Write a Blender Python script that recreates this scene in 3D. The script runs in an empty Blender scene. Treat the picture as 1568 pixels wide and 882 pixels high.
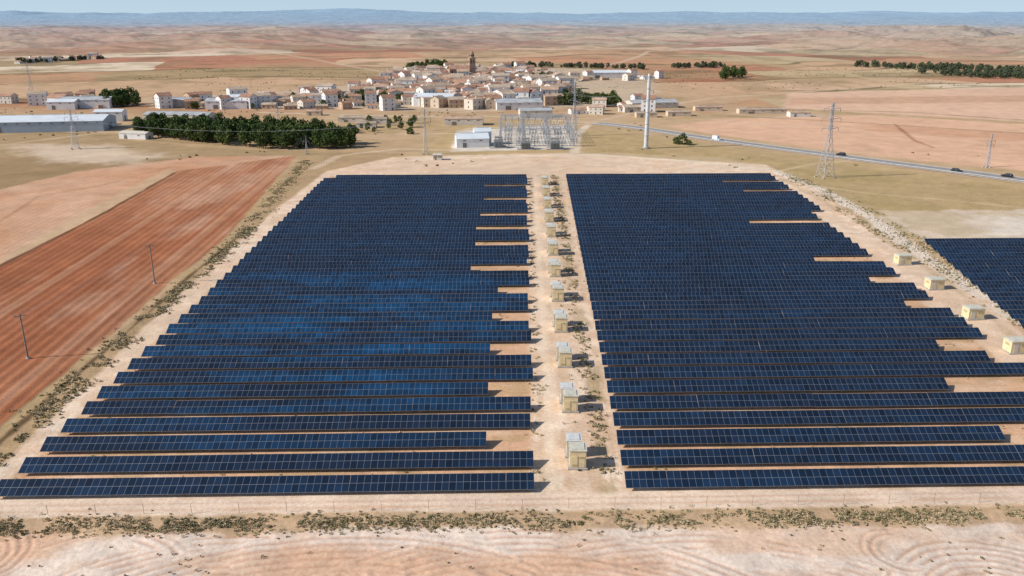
import bpy, math, random
import numpy as np
from mathutils import Vector, Matrix
random.seed(7); rng=np.random.default_rng(7)
scene=bpy.context.scene
H=65.0; F=1300.0; PITCH=math.radians(17.74)
SP,CP=math.sin(PITCH),math.cos(PITCH)
def G(px,py):
    """photo measurement -> metres on the ground"""
    a=(px-784)/F; b=(441-py)/F
    z=-SP+b*CP; t=H/(-z)
    return (a*t,(CP+b*SP)*t)
def PY(X,Y,Z=0):
    dz=Z-H; fwd=Y*CP-dz*SP; up=Y*SP+dz*CP
    return 441-F*up/fwd
def lin(c,k=1.0):
    o=[]
    for v in c:
        v=v/255.0
        o.append((v/12.92 if v<=0.04045 else ((v+0.055)/1.055)**2.4)*k)
    return tuple(o)
# ---------------------------------------------------------------- noise
def _h(ix,iy,s):
    n=(ix.astype(np.int64)*374761393+iy.astype(np.int64)*668265263+s*982451653)&0xffffffff
    n=((n^(n>>13))*1274126177)&0xffffffff
    n=(n^(n>>16))&0xffffffff
    return n/4294967295.0
def vn(x,y,s=0):
    ix=np.floor(x);iy=np.floor(y);fx=x-ix;fy=y-iy
    fx=fx*fx*(3-2*fx);fy=fy*fy*(3-2*fy)
    a=_h(ix,iy,s);b=_h(ix+1,iy,s);c=_h(ix,iy+1,s);d=_h(ix+1,iy+1,s)
    return (a*(1-fx)+b*fx)*(1-fy)+(c*(1-fx)+d*fx)*fy
def fbm(x,y,s=0,o=4):
    r=0;a=.5;t=0
    for i in range(o):
        r=r+a*vn(x*2**i+i*17.3,y*2**i-i*9.1,s+i);t+=a;a*=.55
    return r/t
def sst(a,b,x):
    t=np.clip((x-a)/(b-a),0,1);return t*t*(3-2*t)
# ---------------------------------------------------------------- materials
def mat(name,col,rough=.7,metal=0,noise=0,nscale=1.0,spec=.3,col2=None,island=False,bump=0):
    m=bpy.data.materials.new(name);m.use_nodes=True;nt=m.node_tree;b=nt.nodes['Principled BSDF']
    b.inputs['Roughness'].default_value=rough;b.inputs['Metallic'].default_value=metal
    b.inputs['Specular IOR Level'].default_value=spec
    c1=(*col,1);c2=(*(col2 or tuple(v*(1-noise) for v in col)),1)
    mx=nt.nodes.new('ShaderNodeMix');mx.data_type='RGBA'
    mx.inputs[6].default_value=c1;mx.inputs[7].default_value=c2
    tc=nt.nodes.new('ShaderNodeNewGeometry')
    if island:
        nt.links.new(tc.outputs['Random Per Island'],mx.inputs[0])
    else:
        n=nt.nodes.new('ShaderNodeTexNoise');n.inputs['Scale'].default_value=nscale;n.inputs['Detail'].default_value=4
        nt.links.new(tc.outputs['Position'],n.inputs['Vector'])
        cr=nt.nodes.new('ShaderNodeMapRange');cr.inputs[1].default_value=.35;cr.inputs[2].default_value=.65
        nt.links.new(n.outputs['Fac'],cr.inputs[0]);nt.links.new(cr.outputs[0],mx.inputs[0])
    nt.links.new(mx.outputs[2],b.inputs['Base Color'])
    return m
M_alu=mat('aluminium_frame',(.24,.26,.29),.5,.3,.15,.5)
M_steel=mat('galvanised_steel',(.42,.43,.44),.55,.3,.25,.4)
M_lattice=mat('lattice_steel',(.55,.56,.57),.55,.2,.2,.4)
M_mast=mat('mast_grey_paint',(.66,.67,.68),.5,.1,.15,.3)
M_wood=mat('weathered_pole_wood',(.30,.26,.22),.9,0,.3,2)
M_fence=mat('rusty_fence_post',(.36,.30,.24),.9,0,.3,2)
M_conc=mat('concrete',(.45,.42,.38),.9,0,.25,.8)
M_cream=mat('cream_render',(.78,.64,.38),.8,0,.15,1.2)
M_creamwall=mat('pale_render',(.68,.62,.52),.85,0,.2,.6)
M_white=mat('white_render',(.80,.79,.77),.8,0,.12,.3)
M_cabroof=mat('cabinet_roof',(.64,.61,.50),.7,0,.2,1.5)
M_cabgrey=mat('cabinet_pale_panel',(.66,.66,.62),.6,0,.15,1.5)
M_dark=mat('dark_opening',(.03,.03,.035),.5)
M_door=mat('grey_door',(.22,.2,.17),.6,0,.2,3)
M_louvre=mat('vent_louvre',(.50,.40,.24),.6,0,.2,3)
M_ins=mat('insulator_grey',(.28,.24,.22),.3)
M_trafo=mat('transformer_grey',(.36,.38,.38),.5,.2,.2,.6)
M_bluewall=mat('blue_grey_cladding',(.42,.50,.57),.6,.1,.1,.3)
M_metalroof=mat('sheet_metal_roof',(.74,.78,.80),.5,0,.12,.15)
M_greyroof=mat('fibre_cement_roof',(.50,.51,.51),.8,0,.3,.2)
M_asph=mat('asphalt',(.30,.285,.265),.9,0,.15,.3)
M_line=mat('road_paint',(.75,.75,.72),.7,0,.1,2)
M_tyre=mat('tyre_rubber',(.02,.02,.02),.8)
M_glassc=mat('car_glass',(.02,.025,.03),.1,spec=.6)
def glass_mat():
    m=bpy.data.materials.new('silicon_module_glass');m.use_nodes=True;nt=m.node_tree;b=nt.nodes['Principled BSDF']
    N=nt.nodes.new;L=nt.links.new
    g=N('ShaderNodeNewGeometry')
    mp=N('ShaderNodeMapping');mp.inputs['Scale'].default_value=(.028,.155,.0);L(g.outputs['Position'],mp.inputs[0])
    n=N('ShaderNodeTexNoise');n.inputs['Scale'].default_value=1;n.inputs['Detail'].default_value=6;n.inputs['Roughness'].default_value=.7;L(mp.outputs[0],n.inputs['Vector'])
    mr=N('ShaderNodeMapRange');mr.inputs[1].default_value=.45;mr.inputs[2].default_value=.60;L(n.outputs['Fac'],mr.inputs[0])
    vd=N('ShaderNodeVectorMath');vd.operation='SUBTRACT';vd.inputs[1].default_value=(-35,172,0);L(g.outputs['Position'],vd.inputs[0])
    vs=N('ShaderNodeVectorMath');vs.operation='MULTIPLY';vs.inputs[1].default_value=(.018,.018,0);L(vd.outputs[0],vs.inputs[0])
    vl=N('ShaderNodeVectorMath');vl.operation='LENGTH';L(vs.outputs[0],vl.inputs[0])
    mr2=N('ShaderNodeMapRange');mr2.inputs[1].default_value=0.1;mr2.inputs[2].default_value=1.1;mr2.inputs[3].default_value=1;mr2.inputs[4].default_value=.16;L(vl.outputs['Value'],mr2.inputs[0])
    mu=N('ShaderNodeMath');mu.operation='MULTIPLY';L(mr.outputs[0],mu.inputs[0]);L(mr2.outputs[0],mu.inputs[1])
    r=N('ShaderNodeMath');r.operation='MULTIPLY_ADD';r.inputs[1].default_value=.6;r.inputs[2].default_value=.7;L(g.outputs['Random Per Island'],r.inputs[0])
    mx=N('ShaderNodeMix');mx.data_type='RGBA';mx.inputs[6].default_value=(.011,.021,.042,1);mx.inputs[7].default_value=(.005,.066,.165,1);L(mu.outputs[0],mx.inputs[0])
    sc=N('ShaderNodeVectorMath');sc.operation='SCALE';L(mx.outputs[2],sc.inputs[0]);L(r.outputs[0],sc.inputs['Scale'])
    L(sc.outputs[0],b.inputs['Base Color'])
    b.inputs['Roughness'].default_value=.24;b.inputs['Specular IOR Level'].default_value=.42
    return m
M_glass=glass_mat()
# ---------------------------------------------------------------- mesh builder
class MB:
    def __init__(s): s.v=[];s.f=[];s.m=[];s.mats=[]
    def mi(s,m):
        if m not in s.mats:s.mats.append(m)
        return s.mats.index(m)
    def face(s,pts,m):
        i=len(s.v);s.v+= [tuple(p) for p in pts];s.f.append(tuple(range(i,i+len(pts))));s.m.append(s.mi(m))
    def hexa(s,p,m):
        i=len(s.v);s.v+=[tuple(q) for q in p];k=s.mi(m)
        for f in ((3,2,1,0),(4,5,6,7),(0,1,5,4),(1,2,6,5),(2,3,7,6),(3,0,4,7)):
            s.f.append(tuple(i+j for j in f));s.m.append(k)
    def box(s,c,d,m,rot=0):
        x,y,z=c;a,b,h=d[0]/2,d[1]/2,d[2]/2;cr,sr=math.cos(rot),math.sin(rot)
        P=[]
        for zz in(-h,h):
            for (u,v) in((-a,-b),(a,-b),(a,b),(-a,b)):
                P.append((x+u*cr-v*sr,y+u*sr+v*cr,z+zz))
        s.hexa(P,m)
    def bar(s,a,b,w,m,w2=None):
        a=Vector(a);b=Vector(b);d=(b-a)
        if d.length<1e-6:return
        d.normalize();u=d.cross(Vector((0,0,1)))
        if u.length<.05:u=Vector((1,0,0))
        u.normalize();v=d.cross(u);w2=w if w2 is None else w2
        P=[a+(u*i+v*j)*w/2 for i,j in((-1,-1),(1,-1),(1,1),(-1,1))]+[b+(u*i+v*j)*w2/2 for i,j in((-1,-1),(1,-1),(1,1),(-1,1))]
        s.hexa(P,m)
    def cyl(s,a,b,r1,r2,m,n=10):
        a=Vector(a);b=Vector(b);d=(b-a).normalized();u=d.cross(Vector((0,0,1)))
        if u.length<.05:u=Vector((1,0,0))
        u.normalize();v=d.cross(u);i=len(s.v);k=s.mi(m)
        for c,r in((a,r1),(b,r2)):
            for q in range(n):
                t=2*math.pi*q/n;s.v.append(tuple(c+(u*math.cos(t)+v*math.sin(t))*r))
        for q in range(n):
            s.f.append((i+q,i+(q+1)%n,i+n+(q+1)%n,i+n+q));s.m.append(k)
        s.f.append(tuple(i+n+q for q in range(n)));s.m.append(k)
        s.f.append(tuple(i+q for q in reversed(range(n))));s.m.append(k)
    def mesh(s,name):
        me=bpy.data.meshes.new(name);me.from_pydata(s.v,[],s.f)
        for m in s.mats:me.materials.append(m)
        me.polygons.foreach_set('material_index',s.m);me.update();return me
    def obj(s,name,loc=(0,0,0),rot=0,parent=None):
        return put(s.mesh(name),name,loc,rot,1,parent)
def put(me,name,loc=(0,0,0),rot=0,sc=1,parent=None):
    o=bpy.data.objects.new(name,me);o.location=loc;o.rotation_euler=(0,0,rot)
    o.scale=(sc,sc,sc) if not isinstance(sc,tuple) else sc
    scene.collection.objects.link(o)
    if parent:o.parent=parent
    return o
def empty(name,loc=(0,0,0)):
    o=bpy.data.objects.new(name,None);o.location=loc;scene.collection.objects.link(o);return o
# ---------------------------------------------------------------- GROUND
ys=[-120,-60,-20,10,30,45,55,62,68,73,77]
y=80.0
while y<62000:
    ys.append(y); y+= y*(.003 if y<135 else (.005 if y<1500 else .008))
ys=np.array(ys);NC=1200
u=np.linspace(-1,1,NC)
Yg,U=np.meshgrid(ys,u,indexing='ij')
Xg=U*(.85*np.maximum(Yg,0)+70)
X=Xg.ravel();Y=Yg.ravel()
D=np.sqrt(X*X+Y*Y)
n_big=fbm(X/90,Y/90,1,4);n_med=fbm(X/14,Y/14,5,4);n_sm=fbm(X/2.2,Y/2.2,9,3)
edge=(fbm(X/6,Y/6,21,3)-.5)
col=np.zeros((X.size,3))
KC=.93
def C(c):return np.array(lin(c,KC))
def mixc(mask,c):
    global col
    c=np.asarray(c)
    col=col*(1-mask[:,None])+c*mask[:,None]
wx=X+ (fbm(X/400,Y/400,31,3)-.5)*260;wy=Y+(fbm(X/400,Y/400,41,3)-.5)*330
ca,sa=math.cos(.35),math.sin(.35)
pu=(wx*ca+wy*sa);pv=(-wx*sa+wy*ca)
rowi=np.floor(pv/190);ci=np.floor(pu/260+_h(rowi,rowi*0,3)*3)
hp=_h(ci,rowi,11);hq=_h(ci,rowi,12)
pal=np.array([C((216,180,146)),C((202,150,116)),C((172,118,90)),C((202,178,140)),C((228,206,176)),C((176,150,112)),C((190,134,106)),C((208,170,134))])
col=pal[(hp*7.99).astype(int)]
steppe=C((190,162,124))
patch=sst(.42,.62,fbm(X/260,Y/200,51,4))
mixc(.5*patch,steppe)
mixc(.45*sst(.55,.7,fbm(X/60,Y/90,55,4)),C((156,134,98)))
bnd=np.abs(pv/190-np.round(pv/190))*190
mixc(.7*sst(10,3,bnd)*sst(550,800,Y)*(fbm(X/120,Y/120,59,3)>.42),C((112,98,70)))
mixc(.6*sst(0,-900,X)*sst(1200,1700,Y)*sst(.3,.6,fbm(X/500,Y/350,57,3)),C((176,116,90)))
mixc(.5*sst(500,1500,X)*sst(1500,2200,Y),C((206,180,150)))
scr=sst(.56,.66,fbm(X/70,Y/50,61,5))*sst(600,1100,Y)
mixc(.55*scr,C((128,112,80)))
near=1-sst(560,700,Y+ (n_big-.5)*120)
nb=sst(.35,.65,n_med*.5+n_big*.5)[:,None]
basec=C((208,176,138))*(1-nb)+C((184,156,116))*nb
col=col*(1-near[:,None])+basec*near[:,None]
def polysd(pts,idx):
    x=X[idx];y_=Y[idx];d=np.full(x.size,1e18);ins=np.zeros(x.size,bool)
    n=len(pts)
    for i in range(n):
        ax,ay=pts[i];bx,by=pts[(i+1)%n];ex,ey=bx-ax,by-ay
        wx_,wy_=x-ax,y_-ay;t=np.clip((wx_*ex+wy_*ey)/(ex*ex+ey*ey+1e-9),0,1)
        d=np.minimum(d,(wx_-ex*t)**2+(wy_-ey*t)**2)
        c=(ay>y_)!=(by>y_)
        with np.errstate(divide='ignore',invalid='ignore'):
            xi=ax+(y_-ay)/(by-ay if abs(by-ay)>1e-9 else 1e-9)*ex
        ins^=c&(x<xi)
    d=np.sqrt(d);return np.where(ins,d,-d)
def poly(pxs,c=None,soft=.8,amp=4,world=False,strength=1.0):
    pts=pxs if world else [G(*p) for p in pxs]
    a=np.array(pts);pad=soft+amp+2
    idx=np.where((X>a[:,0].min()-pad)&(X<a[:,0].max()+pad)&(Y>a[:,1].min()-pad)&(Y<a[:,1].max()+pad))[0]
    m=np.zeros(X.size)
    sd=polysd(pts,idx)+edge[idx]*amp
    m[idx]=sst(-soft,soft,sd)*strength
    if c is not None:mixc(m,c)
    return m
def path(pxs,w,c,soft=.6,amp=1.5,strength=1.0,world=False):
    pts=np.array(pxs if world else [G(*p) for p in pxs]);pad=w+soft+amp+2
    idx=np.where((X>pts[:,0].min()-pad)&(X<pts[:,0].max()+pad)&(Y>pts[:,1].min()-pad)&(Y<pts[:,1].max()+pad))[0]
    x=X[idx];y_=Y[idx];d=np.full(x.size,1e18)
    for i in range(len(pts)-1):
        ax,ay=pts[i];ex,ey=pts[i+1]-pts[i];t=np.clip(((x-ax)*ex+(y_-ay)*ey)/(ex*ex+ey*ey+1e-9),0,1)
        d=np.minimum(d,(x-ax-ex*t)**2+(y_-ay-ey*t)**2)
    d=np.sqrt(d);m=np.zeros(X.size);m[idx]=sst(w/2+soft,w/2-soft,d+edge[idx]*amp)*strength
    mixc(m,c);return m
# --- middle distance, left
poly([(-200,210),(0,200),(200,205),(420,228),(600,235),(455,240),(300,242),(120,262),(0,292),(-250,320)],C((178,150,112)),2,8)
poly([(-100,244),(60,240),(330,244),(120,264),(0,292),(-250,310)],C((160,132,96)),3,10,strength=.7)
poly([(20,222),(170,222),(250,240),(200,250),(70,246)],C((228,204,178)),10,20,strength=.75)
poly([(150,208),(620,214),(640,232),(480,232),(300,226)],C((194,164,126)),2,8,strength=.8)
poly([(0,130),(200,135),(560,132),(560,142),(200,150),(-100,150),(-100,130)],C((206,170,134)),5,20,strength=.7)
path([(-200,208),(0,200),(130,205),(230,214),(420,228)],2,C((146,124,86)),2,4,.7)
up=poly([(0,405),(140,335),(270,262),(455,238),(300,240),(120,262),(0,290),(-250,310),(-300,520)],C((208,158,122)),.8,2)
mixc(up*.5*sst(.42,.72,fbm(X/44,Y/60,71,3)),C((226,196,168)))
red=poly([(-260,900),(-160,800),(0,655),(100,570),(250,440),(345,365),(400,300),(455,238),(270,262),(140,335),(0,405),(-300,520),(-700,700)],C((178,114,80)),.6,1.5)
a0=np.array(G(0,655));a1=np.array(G(400,300));dv=(a1-a0)/np.linalg.norm(a1-a0);nv=np.array([-dv[1],dv[0]])
al=(X-a0[0])*dv[0]+(Y-a0[1])*dv[1];ac=(X-a0[0])*nv[0]+(Y-a0[1])*nv[1]
mixc(red*.5*sst(130,270,al+(n_big-.5)*90),C((208,158,122)))
mixc(red*.5*sst(.45,.7,fbm(ac/18,al/80,77,4)),C((202,148,114)))
mixc(red*.45*sst(.5,.75,fbm(ac/5,al/160,78,3)),C((142,84,58)))
mixc(red*.55*sst(.52,.78,fbm(ac/12+4,al/38,79,4)),C((222,182,152)))
fur=.5+.5*np.sin(2*math.pi*(ac+ (n_big-.5)*2)/2.4)
mixc(red*.30*fur,C((124,72,48)))
mixc(red*.20*(.5+.5*np.sin(2*math.pi*ac/12)),C((124,74,50)))
mixc(red*.25*sst(.9,1,np.sin(2*math.pi*(ac+1)/24)),C((226,184,150)))
mixc(up*.18*fur,C((164,112,84)))
poly([(0,405),(140,335),(270,262),(255,259),(120,328),(0,395),(-150,440),(-150,450)],C((204,172,136)),.6,2,strength=.8)
path([(-60,437),(0,407),(140,337),(268,264)],1.2,C((110,80,58)),.6,1)
path([(-10,345),(60,300),(150,285),(262,255)],1.2,C((176,134,102)),.6,1,.7)
# --- middle distance, right
poly([(1205,142),(1568,134),(1900,130),(1900,190),(1568,186),(1200,166)],C((226,186,156)),3,10)
poly([(1100,182),(1330,176),(1568,190),(1900,200),(1900,300),(1568,262),(1330,238),(1090,205),(1020,194)],C((228,184,150)),3,6)
poly([(1330,190),(1568,205),(1700,215),(1700,226),(1568,216),(1330,200)],C((208,156,122)),6,12,strength=.6)
poly([(1210,150),(1568,146),(1700,146),(1700,155),(1568,156),(1210,160)],C((200,156,124)),6,14,strength=.6)
path([(1200,139),(1400,136),(1568,131),(1800,128)],5,C((130,112,80)),2,3,.8)
path([(1190,167),(1400,172),(1568,184),(1700,190)],4,C((140,120,86)),2,3,.7)
path([(1090,176),(1250,184),(1568,204),(1700,212)],4,C((150,126,90)),2,3,.7)
path([(1370,190),(1400,215),(1430,226)],2.0,C((162,112,82)),1,2,.8)
poly([(640,236),(880,238),(1180,262),(1260,300),(1340,322),(1700,345),(1900,340),(1700,300),(1568,283),(1330,252),(1090,221),(900,196),(700,190)],C((194,166,122)),2,8)
mixc(poly([(900,205),(1568,290),(1700,310),(1700,340),(1340,322),(1180,262),(900,236)],None,2,6)*.6*sst(.40,.65,n_med*.6+n_sm*.4),C((160,140,94)))
path([(1230,282),(1330,296),(1440,305),(1568,318)],1.6,C((218,190,152)),.8,2,.7)
path([(1190,262),(1250,250),(1300,246)],2,C((220,194,156)),.8,2,.7)
poly([(860,232),(1100,240),(1180,262),(900,250)],C((208,182,146)),3,10,strength=.6)
poly([(1345,324),(1568,320),(1900,322),(1900,372),(1420,372),(1370,350)],C((222,200,174)),1.5,8)
mixc(poly([(1345,324),(1568,320),(1900,322),(1900,372),(1420,372),(1370,350)],None,1.5,6)*.6*sst(.45,.6,n_med),C((190,168,132)))
poly([(1500,332),(1700,330),(1700,362),(1520,362)],C((238,226,210)),6,16,strength=.6)
# --- site
poly([(-400,900),(-180,812),(0,668),(110,572),(260,442),(352,366),(408,302),(460,240),(620,234),(600,262),(500,280),(300,440),(150,588),(-20,745),(-300,1000)],C((186,156,118)),.6,2)
path([(-180,815),(0,676),(190,511),(270,440),(360,366)],.9,C((110,88,62)),.5,1.2)
site=poly([(-400,960),(-180,858),(0,712),(150,570),(300,427),(420,322),(500,262),(605,240),(860,234),(1172,252),(1250,292),(1330,345),(1400,378),(1568,495),(1900,720),(1900,775),(1568,775),(800,782),(0,795),(-400,810)],C((232,202,172)),.8,2)
mixc(site*.45*sst(.45,.65,n_med),C((218,180,146)))
mixc(site*.5*sst(.52,.7,n_big*.4+n_sm*.6),C((242,224,202)))
poly([(1415,368),(1900,366),(1900,760),(1568,510)],C((212,174,138)),1,3)
path([(1185,262),(1262,292),(1335,335),(1385,372),(1480,436),(1568,492),(1700,580)],5,C((234,216,194)),1,4,.9)
path([(1195,272),(1262,308),(1335,352),(1400,395),(1500,470),(1568,530)],2.0,C((196,166,128)),.8,3,.5)
path([(1200,266),(1275,292),(1345,325),(1410,372),(1568,470)],3.0,C((186,162,122)),1,4,.6)
def edgeX(pts,Yv):
    w=sorted([G(*p) for p in pts],key=lambda q:q[1]);return np.interp(Yv,[q[1] for q in w],[q[0] for q in w])
RE=[(1545,565),(1475,508),(1410,462),(1365,422),(1320,385),(1255,332),(1210,294),(1172,268)]
def right_edge(Yv): return 112.0 if Yv<149 else float(edgeX(RE,Yv))
pl=poly([(-74,106),(3,108),(6,361),(-77,359)],C((218,174,138)),.8,1.5,world=True)
pr=poly([(17,108),(112,110),(112,148)]+[G(*p) for p in RE]+[(23,361)],C((218,174,138)),.8,1.5,world=True)
mixc((pl+pr)*.55*sst(.45,.6,fbm(X/7,Y/3,91,4)),C((182,152,108)))
mixc((pl+pr)*.5*sst(.55,.7,fbm(X/9,Y/4,95,4)),C((232,200,168)))
ax_=lambda Yv:(9.0+(Yv-108)*.0155)
aisle=sst(7,5.5,np.abs(X-ax_(Y)-1.2))*(Y>100)*(Y<365)
mixc(aisle*.5*sst(.45,.62,fbm(X/2.5,Y/11,99,4)),C((206,170,134)))
mixc(aisle*.75*np.exp(-((X-ax_(Y)+3.2)/1.1)**2),C((238,214,186)))
mixc(aisle*.5*sst(.52,.6,fbm(X/1.6,Y/5,101,3))*sst(2.5,5,X-ax_(Y)),C((168,148,104)))
# front track
path([(-300,800),(0,778),(800,768),(1568,757),(1900,750)],4.2,C((234,208,182)),.8,1.2)
path([(-300,806),(0,784),(800,773),(1568,762),(1900,757)],.5,C((208,168,136)),.3,.8,.7)
path([(-300,797),(0,774),(800,764),(1568,753),(1900,746)],.5,C((214,176,146)),.3,.8,.6)
# foreground
fg=sst(102.0,100.6,Y+edge*2.5-.02*X)
mixc(fg,C((226,194,166)))
scrub=sst(102.6,101.6,Y+edge*1.5-.02*X)*sst(97.0,98.4,Y+edge*4-.02*X)
mixc(scrub*.75,C((190,158,120)))
fo=fg*(1-scrub)
mixc(fo*.85*sst(.34,.60,fbm(X/15,Y/6,111,4)),C((236,218,200)))
mixc(fo*.35*sst(.56,.75,fbm(X/9+9,Y/4,113,4)),C((218,176,142)))
poly([(-100,815),(100,812),(60,850),(0,880),(-100,880)],C((224,180,146)),2,4,strength=.6)
poly([(420,835),(560,826),(760,850),(900,845),(1040,858),(1000,900),(380,900)],C((218,172,138)),3,6,strength=.5)
trk=np.zeros(X.size)
for cx,cy,r0,r1,per in((-52,85,3,14,1.3),(-36,70,16,28,1.3),(58,82,5,15,1.3),(50,93,2,6,1.2),(22,50,34,48,1.4),(-20,48,40,50,1.4),(80,88,3,14,1.3),(3,58,30,41,1.4),(-68,92,2,8,1.2)):
    r=np.hypot(X-cx,(Y-cy)+edge*.5);w=sst(r0,r0+1.5,r)*sst(r1,r1-1.5,r)*(Y-.02*X<97.8)*sst(.36,.48,fbm(X/9,Y/5,int(cx)+200,2))
    trk=np.where(w>.3,w*(.5+.5*np.sin(2*math.pi*r/per))**2,trk)
mixc(trk*.60,C((200,154,124)))
# substation compound & its access
poly([(690,232),(886,228),(878,190),(700,200)],C((218,206,190)),1,2)
path([(640,243),(760,240),(900,236),(1060,247),(1180,262)],5,C((234,212,184)),1,2)
path([(880,236),(884,205),(900,192)],5,C((224,202,174)),1,2)
path([(480,258),(520,238),(610,228),(700,230)],4,C((218,190,158)),1,2,.8)
path([(610,205),(700,204),(720,196),(900,190)],4,C((220,196,166)),1,2,.8)
path([(400,172),(600,178),(760,178),(905,188)],6,C((216,194,164)),1,3,.8)
path([(0,222),(130,206),(260,190),(560,180)],4,C((210,182,150)),1,3,.7)
poly([(225,163),(420,167),(560,166),(640,170),(720,172),(860,165),(960,160),(1010,140),(985,112),(860,104),(720,102),(600,106),(555,128),(400,142),(225,150)],C((204,182,154)),6,30,strength=.8)
path([(905,188),(1000,165),(1090,150),(1240,140),(1400,128)],5,C((222,196,166)),2,4,.6)
path([(850,112),(950,96),(1000,80),(1100,74)],7,C((222,200,172)),3,4,.6)
path([(600,112),(480,92),(380,80),(300,70)],8,C((222,200,172)),3,4,.5)
col*= (1+ .22*(n_med-.5)+.20*(n_sm-.5)*sst(500,250,Y)+.16*(n_big-.5))[:,None]
# relief
rel=sst(1150,2100,Y)
rid=1-np.abs(2*fbm(X/600,Y/460,131,5)-1)
hgt=rel*(46*(fbm(X/800,Y/700,121,5)-.44)+44*(rid-.76)*sst(1400,3000,D))
hgt+=rel*sst(300,1500,X)*sst(6500,2600,Y)*70*(fbm(X/220,Y/170,141,5)-.40)
hgt+=rel*sst(200,-900,X)*sst(6500,2600,Y)*40*(fbm(X/260,Y/200,145,5)-.42)
hgt-=sst(4500,9000,D)*22
hgt+=sst(12000,26000,D)*(260*(fbm(X/5200,Y/7000,151,5)-.45)+60)+sst(30000,48000,D)*820*np.clip(fbm(X/9000+3,Y/16000,161,4)-.40,0,1)*1.2
micro=.10*(n_sm-.5)+.35*(n_med-.5)
zn=micro*sst(420,300,Y)*(1-np.clip(pl+pr+aisle+site,0,1)*.75)-.05
zn+=red*.14*fur*sst(350,250,Y)+trk*-.10
zn+=(fg)*(.25*(fbm(X/2.6,Y/2.2,171,4)-.5))
Z=hgt+zn
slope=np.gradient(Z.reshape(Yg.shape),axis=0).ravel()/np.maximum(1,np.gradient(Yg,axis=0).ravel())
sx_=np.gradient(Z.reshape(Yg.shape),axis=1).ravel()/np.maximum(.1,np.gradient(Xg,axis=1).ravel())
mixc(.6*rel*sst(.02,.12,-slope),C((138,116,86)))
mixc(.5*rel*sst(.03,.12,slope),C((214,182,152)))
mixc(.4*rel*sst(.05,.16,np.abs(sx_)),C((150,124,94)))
haze=1-np.exp(-np.maximum(D-1300,0)/6500.)
mixc(np.clip(haze,0,.97),np.array(lin((160,188,208),.86)))  # aerial haze painted into the terrain colour, growing with distance
me=bpy.data.meshes.new('ground')
nr,nc=Yg.shape
me.vertices.add(X.size);me.vertices.foreach_set('co',np.stack([X,Y,Z],1).astype(np.float32).ravel())
i=np.arange(nr*nc).reshape(nr,nc);q=np.stack([i[:-1,:-1],i[:-1,1:],i[1:,1:],i[1:,:-1]],-1).reshape(-1,4)
me.loops.add(q.size);me.loops.foreach_set('vertex_index',q.astype(np.int32).ravel())
me.polygons.add(len(q));me.polygons.foreach_set('loop_start',np.arange(0,q.size,4,dtype=np.int32));me.polygons.foreach_set('loop_total',np.full(len(q),4,dtype=np.int32))
me.update(calc_edges=True)
at=me.color_attributes.new('soil_and_haze','FLOAT_COLOR','POINT')  # ground colour with the painted distance haze included
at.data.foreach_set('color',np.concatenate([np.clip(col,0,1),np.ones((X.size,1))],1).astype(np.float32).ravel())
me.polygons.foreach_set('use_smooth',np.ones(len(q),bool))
m=bpy.data.materials.new('soil_fields_haze');m.use_nodes=True;nt=m.node_tree;b=nt.nodes['Principled BSDF'];N=nt.nodes.new;L=nt.links.new
b.inputs['Roughness'].default_value=.97;b.inputs['Specular IOR Level'].default_value=.05
a=N('ShaderNodeAttribute');a.attribute_name='soil_and_haze';g=N('ShaderNodeNewGeometry')
n1=N('ShaderNodeTexNoise');n1.inputs['Scale'].default_value=1.6;n1.inputs['Detail'].default_value=6;n1.inputs['Roughness'].default_value=.7;L(g.outputs['Position'],n1.inputs['Vector'])
n2=N('ShaderNodeTexNoise');n2.inputs['Scale'].default_value=.11;n2.inputs['Detail'].default_value=6;n2.inputs['Roughness'].default_value=.65;L(g.outputs['Position'],n2.inputs['Vector'])
r1=N('ShaderNodeMapRange');r1.inputs[1].default_value=.25;r1.inputs[2].default_value=.75;r1.inputs[3].default_value=.76;r1.inputs[4].default_value=1.20;L(n1.outputs['Fac'],r1.inputs[0])
r2=N('ShaderNodeMapRange');r2.inputs[1].default_value=.25;r2.inputs[2].default_value=.75;r2.inputs[3].default_value=.82;r2.inputs[4].default_value=1.14;L(n2.outputs['Fac'],r2.inputs[0])
mm=N('ShaderNodeMath');mm.operation='MULTIPLY';L(r1.outputs[0],mm.inputs[0]);L(r2.outputs[0],mm.inputs[1])
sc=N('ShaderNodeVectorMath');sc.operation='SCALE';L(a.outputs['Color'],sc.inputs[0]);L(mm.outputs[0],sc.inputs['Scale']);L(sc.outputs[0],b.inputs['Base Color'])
bp=N('ShaderNodeBump');bp.inputs['Strength'].default_value=.6;bp.inputs['Distance'].default_value=.14;L(n1.outputs['Fac'],bp.inputs['Height']);L(bp.outputs[0],b.inputs['Normal'])
me.materials.append(m)
put(me,'ground')
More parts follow.
